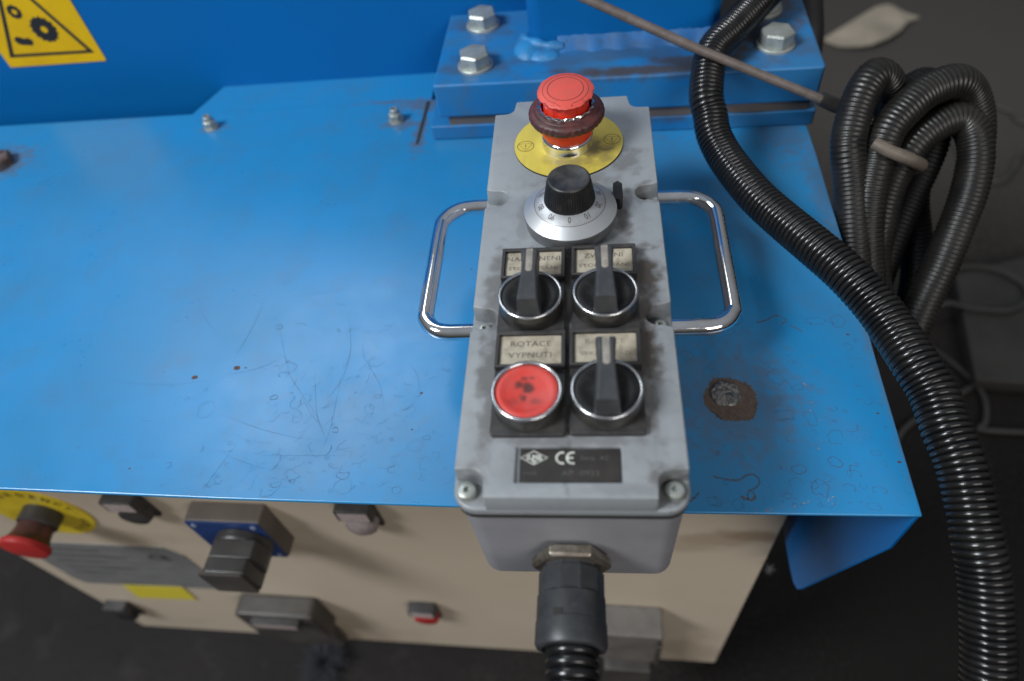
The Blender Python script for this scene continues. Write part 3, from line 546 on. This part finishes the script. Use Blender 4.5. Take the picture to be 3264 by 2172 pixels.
# --- switches: holder plate + label + bezel + insert
def station(kind, cx, y1, lines, prints, name):
    # plate 30 x 50, label window at the far end, centre of the 22 mm unit 15 above the near edge
    cy = y1 + 15.3; b = nb()
    prism(b, rrect(cx - 14.9, cx + 14.9, y1, y1 + 50, 1.6, 3), 0.05, 2.6)
    x0, x1, ya_, yb_ = cx - 14.9, cx + 14.9, y1 + 31.2, y1 + 50   # raised frame
    for (a0, a1, c0, c1) in ((x0, x1, yb_ - 1.9, yb_), (x0, x0 + 1.7, ya_ + 1.2, yb_ - 1.91), (x1 - 1.7, x1, ya_ + 1.2, yb_ - 1.91), (x0, x1, ya_ - .2, ya_ + 1.19)):
        box(b, a0, a1, c0, c1, 2.55, 5.6)
    P = build(name, b, M_holder, pd, bevel=.35)
    b = nb(); box(b, x0 + 1.75, x1 - 1.75, ya_ + 1.25, yb_ - 1.95, 2.65, 4.2); L = build('label_insert', b, M_label, P, bevel=.15)
    b = nb()
    for (t, sz, dy, sx) in lines: textgeo(b, t, sz, T(cx, (ya_ + yb_) / 2 + dy, 4.25), sx=sx)
    build('label_lettering', b, prints, P, smooth=None, recalc=False)
    b = nb(); lathe(b, [(14.4, 2.6), (14.3, 3.4), (14.15, 4.0), (14.2, 9.6), (13.9, 10.3)], T(cx, cy, 0), 64, close=False); build('bezel_skirt', b, M_chromedirt, P, smooth=50)
    b = nb(); lathe(b, [(13.95, 10.2), (14.35, 10.9), (14.1, 11.6), (13.4, 11.8), (12.75, 11.4), (12.6, 10.4), (12.6, 9.2)], T(cx, cy, 0), 64, close=False); build('bezel_ring', b, M_ring, P, smooth=60)
    if kind == 'button':
        b = nb(); lathe(b, [(12.6, 9.3), (12.5, 10.6), (12.0, 11.1), (10.4, 11.0), (8.6, 10.4), (8.2, 10.3), (0, 10.3)], T(cx, cy, 0), 56); o = build('button_cap', b, M_redbtn, P, smooth=50, origin=(cx, cy, 10))
    else:
        b = nb(); lathe(b, [(12.6, 9.3), (12.55, 10.7), (12.0, 11.0), (9, 10.0), (5, 9.0), (0, 8.8)], T(cx, cy, 0), 56); build('switch_insert', b, M_black, P, smooth=50)
        # lever: waisted bar, overhangs towards the label
        prof = [(-12.3, 4.3), (-9, 4.2), (-2, 3.75), (5, 3.35), (11, 3.35), (15, 3.55), (18.0, 3.9)]
        rows = []; b = nb()
        for (dy, w) in prof:
            zt_ = 21.6 + (.5 if dy < -5 else 0) - .02 * dy; zb = 9.0 if dy < 11 else 9.0 + (dy - 11) * 1.1
            wb = w + (1.2 if dy < 11 else .3)
            rows.append([b.verts.new((cx + q, cy + dy, z)) for q, z in ((-wb, zb), (-w - .35, (zt_ + zb) / 2), (-w, zt_ - .5), (-w + .6, zt_), (w - .6, zt_), (w, zt_ - .5), (w + .35, (zt_ + zb) / 2), (wb, zb))])
        for a, c in zip(rows[:-1], rows[1:]):
            for k in range(8): b.faces.new((a[k], a[(k+1) % 8], c[(k+1) % 8], c[k]))
        b.faces.new(rows[0]); b.faces.new(rows[-1][::-1]); build('lever', b, M_lever, P, smooth=28, bevel=.3)
        b = nb(); pts = [(cx - 1.45, cy + 18.05), (cx - 1.45, cy + 5.6)] + arc(cx, cy + 5.6, 1.45, 180, 360, 8) + [(cx + 1.45, cy + 18.05)]
        addgeo(b, [(x, y, 21.68 - .02 * (y - cy)) for x, y in pts], [tuple(range(len(pts)))])
        addgeo(b, [(cx - 1.45, cy + 18.06, 21.3), (cx + 1.45, cy + 18.06, 21.3), (cx + 1.45, cy + 18.06, 17), (cx - 1.45, cy + 18.06, 17)], [(0, 1, 2, 3)])
        build('pointer_stripe', b, M_stripe, P, smooth=None, recalc=False)
    return P
s1 = station('lever', -17.3, 76.0, [('NAKLONENI', 4.1, 3.1, 1.05), ('STOL CESANI', 3.0, -3.0, 1.25)], M_print, 'selector_switch')
s2 = station('lever', 15.5, 76.6, [('ZVEDANI', 4.0, 3.3, 1.05), ('STOL CESANI', 3.0, -2.9, 1.25)], M_print, 'selector_switch')
s3 = station('lever', 14.8, 25.9, [('ROTACE', 3.8, 3.2, 1.1), ('VPRED VZAD', 2.9, -3.2, 1.2)], M_print2, 'selector_switch')
s4 = station('button', -16.7, 25.4, [('ROTACE', 4.0, 3.0, 1.1), ('VYPNUTI', 4.0, -3.0, 1.1)], M_print, 'stop_button')
tag(s1, 'tilt selector switch with lever over the label, left column'); tag(s2, 'lift selector switch, right column upper'); tag(s3, 'rotation selector switch with smudged label'); tag(s4, 'red push button with black smudges under the ROTACE VYPNUTI label')

# --- ten-turn dial
dc = (-0.1, 150.0)
b = nb(); lathe(b, [(22.0, 0.05), (22.4, 2), (23.0, 7.2), (22.8, 7.9)], T(*dc, 0), 96, close=False); di = build('turns_dial', b, M_aluside, pd, smooth=40)
b = nb(); lathe(b, [(22.8, 7.9), (17.35, 11.6), (12.3, 14.4), (11.5, 14.4)], T(*dc, 0), 96, close=False); build('dial_face', b, M_alu, di, smooth=50)
def cone(r): return 11.6 + (17.35 - r) * (14.4 - 11.6) / (17.35 - 12.3)
b = nb(); n = 120
for (ra, rb) in ((17.2, 17.42),):
    vv = []
    for i in range(n):
        t = 2 * math.pi * i / n
        for r in (ra, rb): vv.append((dc[0] + r * math.cos(t), dc[1] + r * math.sin(t), (cone(r) if r < 17.35 else 11.58) + .06))
    addgeo(b, vv, [(2*i, 2*i+1, (2*i+3) % (2*n), (2*i+2) % (2*n)) for i in range(n)])
slope = math.atan2(14.4 - 11.6, 17.35 - 12.3)
for i in range(10):
    ang = -90 + 36 * i; Mr = T(dc[0], dc[1], 0) @ Matrix.Rotation(R_(ang), 4, 'Z')
    M = Mr @ T(14.35, 0, cone(14.35) + .09) @ Matrix.Rotation(slope, 4, 'Y') @ Matrix.Rotation(R_(-90), 4, 'Z')
    textgeo(b, str(i * 10), 4.3, M, sx=.78)
build('dial_numbers', b, M_print3, di, smooth=None, recalc=False)
b = nb()
for i in range(100):
    L = 2.4 if i % 10 == 0 else (1.9 if i % 5 == 0 else 1.25); t = R_(-90 + 3.6 * i); u = Vector((math.cos(t), math.sin(t))); v = Vector((-u.y, u.x)) * .075
    q = []
    for r, s in ((17.25, 1), (17.25, -1), (17.25 - L, -1), (17.25 - L, 1)): q.append((dc[0] + u.x * r + v.x * s, dc[1] + u.y * r + v.y * s, cone(r) + .07))
    addgeo(b, q, [(0, 1, 2, 3)])
build('dial_ticks', b, M_tick, di, smooth=None, recalc=False)
b = nb(); lathe(b, [(12.5, 14.2), (12.4, 15.2), (10.5, 25.6), (10.2, 26.3)], T(*dc, 0), 240, close=False, ridge=lambda k, z: 1 - (.022 if (k % 4) in (2, 3) else 0) if z > 14.5 and z < 26 else 1); build('knob_skirt', b, M_black, di, smooth=None)
b = nb(); lathe(b, [(10.25, 26.2), (10.0, 26.7), (9.4, 26.9), (8.9, 26.6), (0, 26.5)], T(*dc, 0), 64, close=False); build('knob_face', b, M_knobtop, di, smooth=60)
b = nb(); prism(b, [(20.9, 157.5), (24.6, 156.0), (26.0, 157.5), (26.0, 168.0), (23.8, 170.3), (21.4, 168.6)], 0.05, 7.2); prism(b, [(18.8, 159), (22, 159), (22, 166), (19.6, 166)], 0.06, 3.0)
build('locking_catch', b, M_black, di, bevel=.4)

# --- emergency stop
ec = (-1.6, 212.0)
b = nb(); prism(b, circ(ec[0], ec[1], 30.0, 96), 0.05, 1.0); el = build('emergency_disc', b, M_yedge, pd, smooth=30)
b = nb(); flat(b, circ(ec[0], ec[1], 29.95, 96), 1.03); build('yellow_face', b, M_yellow, el, smooth=None, origin=(ec[0], ec[1], 0), recalc=False)
for (cx, cy) in ((ec[0] - 23.6, ec[1] - 1.6), (ec[0] + 24.0, ec[1] + .8)):
    b = nb(); ribbon(b, circ(cx, cy, 4.55, 40), .42, 1.08, closed=True)
    ribbon(b, [(cx - 3.9, cy + 2.2), (cx + 3.9, cy + 2.2), (cx, cy - 4.4)], .42, 1.09, closed=True)
    ribbon(b, [(cx, cy + 1.4), (cx, cy - 1.1)], .55, 1.1); flat(b, circ(cx, cy - 2.2, .38, 10), 1.1); build('stop_symbol', b, mat('worn_symbol_print', (0.14, 0.11, 0.02), 0.5), el, smooth=None, recalc=False)
E3 = T(ec[0] - .2, ec[1], 0)
b = nb(); lathe(b, [(14.6, 1.0), (14.6, 1.6), (14.2, 2.2), (14.1, 6.0), (13.8, 7.0), (13.0, 7.6), (12.0, 7.8)], E3, 64, close=False); eh = build('emergency_button', b, M_chrome, pd, smooth=50)
b = nb(); lathe(b, [(12.9, 7.4), (13.9, 8.6), (15.0, 12.5), (15.2, 18.2)], E3, 64, close=False); build('button_body', b, M_red, eh, smooth=50)
b = nb(); lathe(b, [(15.4, 16.6), (17.6, 16.9), (19.4, 17.8), (20.2, 19.4), (20.25, 21.0), (19.7, 22.2), (18.6, 22.9), (17.2, 23.4), (16.9, 23.3), (16.6, 23.6), (15.0, 24.2), (14.3, 24.0), (13.9, 22)], E3, 144, close=False,
          ridge=lambda k, z: 1 - (.03 if (17.5 < z < 21.5 and (k % 144) % 36 in (2, 3, 6, 7, 10, 11, 20, 21, 24, 25, 28, 29)) else 0))
build('rubber_ring', b, M_rubber, eh, smooth=60)
b = nb(); lathe(b, [(14.3, 23.6), (14.6, 25.2), (14.1, 25.9), (13.4, 25.7), (13.1, 23.5)], E3, 144, close=False, ridge=lambda k, z: 1 + (.035 if k % 8 < 4 and z > 25 else 0)); build('toothed_ring', b, M_chrome, eh, smooth=50)
b = nb(); lathe(b, [(12.6, 22.5), (12.2, 24.5), (11.4, 32.2)], E3, 96, close=False, ridge=lambda k, z: 1 - .07 * (k % 16 in (0, 1, 2))); build('button_stem', b, M_red, eh, smooth=50)
Ec = E3 @ T(0, 0, 32.7) @ Matrix.Rotation(R_(4.6), 4, 'X')
b = nb(); rr2 = random.Random(5); jag = [rr2.uniform(-.018, .018) for _ in range(96)]
lathe(b, [(11.0, -.5), (13.6, -.55), (14.6, -.35), (14.75, .2), (14.1, .7), (11.2, 1.35), (9.4, 1.65), (0, 1.8)], Ec, 96, close=True, ridge=lambda k, z: 1 + (jag[k] if z < .5 and z > -.53 else 0) + (-.045 if (k % 96) in (58, 59, 60, 61, 84, 85, 86, 87) and -.7 < z < .5 else 0))
cap = build('button_cap', b, M_redtop, eh, smooth=60)
b = nb(); ribbon(b, circ(0, 0, 9.35, 64), .34, 1.74, Ec, closed=True)
addp = [(11.9 * math.cos(R_(a)), 11.9 * math.sin(R_(a))) for a in range(-72, 252, 6)]
ribbon(b, addp, .26, 1.27, Ec)
ribbon(b, [addp[0], (3.4, -12.6), (3.0, -13.6)], .3, 1.1, Ec); ribbon(b, [addp[-1], (-3.6, -12.4), (-2.6, -13.0)], .3, 1.1, Ec)
build('cap_grooves', b, M_groove, eh, smooth=None, recalc=False)

# --- cable gland and conduit
gx, gz = -1.4, -57.0
def G(y): return Matrix(((1, 0, 0, gx), (0, 0, -1, y), (0, 1, 0, gz), (0, 0, 0, 1)))   # local z points to -y
b = nb(); lathe(b, [(16.5, 1.6), (17.2, 2.2), (17.2, 5.6), (16.2, 6.8), (14.4, 7.0)], G(1.0) @ Matrix.Rotation(R_(0), 4, 'Z'), 6); gn = build('gland_nut', b, M_brass, pd, smooth=20, bevel=.4)
b = nb(); lathe(b, [(12.6, 0), (12.6, 2.6), (13.9, 2.8), (13.9, 19.6), (13.6, 20.2)], G(-5.2), 10); 
build('gland_barrel', b, M_gland, gn, smooth=25, bevel=.3)
b = nb(); lathe(b, [(13.3, 12.5), (14.2, 13.4), (14.3, 18.3), (14.3, 23.2), (14.45, 23.4), (14.6, 23.9), (14.7, 31.8), (14.0, 33.4), (12.0, 33.8), (10.9, 33.0)], G(-5.2), 56)
cl = build('gland_collar', b, M_gland, gn, smooth=30)
b = nb(); box(b, -6.6, -2.9, 13.6, 14.40, 21.2, 23.0, G(-5.2)); build('latch_slot', b, M_gap, cl, smooth=None)
b = nb(); M = G(-5.2) @ Matrix(((1, 0, 0, 1.8), (0, 0, 1, 14.38), (0, -1, 0, 20.0), (0, 0, 0, 1))); textgeo(b, '20', 2.2, M); build('size_mark', b, mat('raised_mark', (0.07, 0.072, 0.078), .4), cl, smooth=None, recalc=False)
b = nb(); corrugated(b, [(gx + .3, -34, gz), (gx + .6, -50, gz), (gx + 1.2, -66, gz - 3), (gx + 2.5, -84, gz - 16), (gx + 4, -94, gz - 40), (gx + 5, -98, gz - 80), (gx + 5, -96, gz - 160)], 10.7, 4.1, .17, 32)
tag(build('pendant_conduit', b, M_hose, smooth=60), 'short black ribbed hose leaving the gland at the near end of control box', 'hose')

# ================================================================== HOSES, ROD
b = nb(); corrugated(b, [(164, 425, -9), (136, 395, -18), (112, 364, -22), (96, 342, -24), (90, 323, -28), (87, 301, -35), (89, 290, -41), (90, 278, -46), (94, 264, -50), (99, 248, -51), (108, 223, -51), (117, 205, -51), (132, 176, -49), (144, 155, -49), (155, 135, -52), (161, 119, -54), (166, 99, -55), (171, 83, -58), (173, 64, -62), (176, 46, -67), (178, 19, -79), (180, 5, -88), (180, -12, -99), (179, -32, -113), (176, -56, -130)], 11.2, 3.15, .17, 28)
tag(build('corrugated_hose', b, M_hose, smooth=60), 'long black ribbed hose sweeping over the right side of blue table to the front', 'hose')
coil = thing('hose_coil', 'bundle of dusty black ribbed hose loops hanging beside the blue base plate', 'hose coil', (235, 300, -120))
loops = (
 [(186, 165, -165), (183, 190, -135), (180, 217, -108), (177, 250, -76), (174, 268, -56), (178, 284, -44), (185, 298, -34), (194, 308, -31), (205, 311, -41), (213, 308, -63), (218, 296, -86), (222, 282, -109)],
 [(190, 205, -124), (188, 223, -106), (187, 239, -87), (190, 256, -69), (198, 276, -52), (212, 290, -43), (227, 301, -39), (245, 308, -39), (260, 311, -52), (269, 304, -71), (269, 288, -91), (264, 270, -110), (254, 250, -127), (243, 230, -143)],
 [(200, 200, -140), (196, 223, -119), (199, 242, -101), (205, 261, -85), (215, 276, -70), (230, 289, -61), (247, 296, -58), (258, 292, -64), (262, 280, -76), (259, 263, -92), (250, 244, -108), (241, 226, -123), (230, 208, -138), (218, 185, -160)],
 [(242, 318, -52), (242, 314, -63), (244, 304, -81), (238, 291, -95), (230, 278, -109), (221, 261, -123), (214, 246, -136), (208, 231, -150), (204, 210, -170)],
 [(212, 311, -56), (227, 322, -52), (238, 329, -54), (250, 331, -68), (248, 318, -89), (242, 303, -107), (240, 288, -122), (243, 270, -140), (244, 250, -158), (240, 232, -172), (234, 210, -192)])
for l in loops:
    b = nb(); corrugated(b, l, 11.1, 3.0, .055, 20); build('hose_loop', b, M_hosedust if l[0][0] != 242 and l[0][0] != 212 else M_hosedark, coil, smooth=60)
b = nb(); p = resample(catmull([(182, 254, -42), (189, 249, -44), (200, 246, -48), (211, 250, -56), (219, 260, -66), (222, 272, -78)]), 2)
sweep(b, p, [3.9] * len(p), 20, cap=False); sweep(b, p, [2.6] * len(p), 20, cap=False)
b.verts.ensure_lookup_table(); k2 = len(p) * 20
for q in range(20): b.faces.new((b.verts[q], b.verts[(q + 1) % 20], b.verts[k2 + (q + 1) % 20], b.verts[k2 + q]))
build('tie_tube', b, M_tube, coil, smooth=60)
b = nb(); pts = [Vector((-34, 342, 44)), Vector((2, 334, 24)), Vector((79, 319, -10)), Vector((168, 311, -50))]
p = resample(pts, 6); sweep(b, p, [3.1 + random.uniform(-.08, .08) for _ in p], 16); rod = build('threaded_rod', b, M_rod, smooth=60)
tag(rod, 'thin rusty brown rod slanting across in front of the blue column', 'rod')
b = nb(); sweep(b, [Vector((164, 311.5, -48)), Vector((175, 310, -53)), Vector((187, 312, -59))], [4.6, 4.8, 4.4], 20)
build('rod_sleeve', b, M_dkgrey, rod, smooth=50)
b = nb(); tube(b, [(185, 540, 30), (188, 500, -40), (191, 468, -66), (192, 446, -95), (190, 440, -160), (188, 440, -300)], 11.5, 20, 4)
tag(build('smooth_hose', b, mat('matt_black_rubber', (0.012, 0.011, 0.012), 0.6)), 'smooth black hose hanging behind the right back corner of base plate', 'hose')

# ================================================================== ON THE FLOOR
b = nb(); nx = 14; ny = 5; g = []
base = [(682, 1846), (781, 1918), (899, 1997), (963, 1929), (883, 1843), (731, 1798)]
top_ = [(682, 1846), (740, 1890), (800, 1935), (862, 1985), (905, 1998), (932, 1955), (972, 1930)]
bot_ = [(682, 1846), (720, 1792), (790, 1780), (848, 1808), (895, 1850), (925, 1898), (972, 1930)]
tp = resample([Vector((*p, 0)) for p in top_], 20)[:]; 
def samp(l, t):
    q = t * (len(l) - 1); i = min(len(l) - 2, int(q)); return Vector(l[i]).lerp(Vector(l[i+1]), q - i)
for i in range(nx + 1):
    a = samp(bot_, i / nx); c = samp(top_, i / nx)
    g.append([b.verts.new((*(a.lerp(c, j / ny)), -896 + 14 * math.sin(math.pi * i / nx) + 9 * math.sin(i * 1.1 + j) * math.sin(math.pi * j / ny))) for j in range(ny + 1)])
for i in range(nx):
    for j in range(ny): b.faces.new((g[i][j], g[i+1][j], g[i+1][j+1], g[i][j+1]))
bmesh.ops.remove_doubles(b, verts=b.verts[:], dist=.5)
bmesh.ops.solidify(b, geom=b.faces[:], thickness=3)
tag(build('card_scrap', b, M_paper, smooth=60), 'crumpled beige piece of card lying on the dark floor at the top right', 'card')
for nm, pts, r, lab in (('floor_cable', [(1500, 1300, -893), (1200, 1370, -893), (1063, 1405, -893), (1050, 1450, -893), (1015, 1482, -893), (960, 1500, -893), (900, 1440, -893), (880, 1300, -893), (922, 1197, -893), (975, 1235, -893), (1021, 1290, -893), (1150, 1330, -893)], 5, 'thin grey cable looping over the floor behind the hanging hose coil'),
        ('floor_cable', [(640, 830, -875), (690, 880, -860), (735, 905, -860), (800, 902, -860), (842, 860, -860), (838, 820, -860), (797, 793, -860), (735, 798, -860), (690, 815, -862), (640, 790, -875)], 4.6, 'grey cable ring lying on the pale slab right of the hoses'),
        ('floor_cable', [(560, 800, -893), (640, 740, -893), (687, 676, -893), (706, 620, -893), (690, 565, -893), (672, 553, -893), (749, 546, -893), (900, 545, -893)], 4.4, 'grey cable bending round beside the long ribbed hose'),
        ('floor_cable', [(300, 430, -893), (480, 470, -893), (560, 560, -893), (690, 640, -893)], 4.4, 'grey cable end crossing the dark floor beyond the table corner')):
    b = nb(); tube(b, pts, r, 10, 12); tag(build(nm, b, M_cable, smooth=60), lab, 'cable', 'grey cables on the floor')
def lint(x, y, z, n, L, mt, seed, label, parent=None):
    r3 = random.Random(seed); b = nb()
    for _ in range(n):
        d = Vector((r3.gauss(0, 1), r3.gauss(0, 1), r3.gauss(0, .6))).normalized(); q = d.cross(Vector((0, 0, 1))).normalized() * .35 * L / 20; l = L * r3.uniform(.4, 1.2); p = Vector((x, y, z)) + d * l * .05
        k = Vector((r3.uniform(-1, 1), r3.uniform(-1, 1), r3.uniform(-1, 1))) * l * .2
        addgeo(b, [p + q, p - q, p + d * l * .5 + k - q * .6, p + d * l * .5 + k + q * .6, p + d * l + k * .6], [(0, 1, 2, 3), (3, 2, 4)])
    return tag(build('lint_tuft', b, mt, smooth=None, recalc=False), label, 'lint')
lint(150, 100, -345, 90, 5.5, M_lint, 2, 'pale fluffy tuft hanging under the bent blue flange at the corner')
lint(-416, 140, -893, 900, 42, M_lintb, 5, 'bluish grey ball of fluff on the floor in front of the cabinet')

for o in bpy.data.objects:
    for k in ('_wo', '_b'):
        if k in o: del o[k]
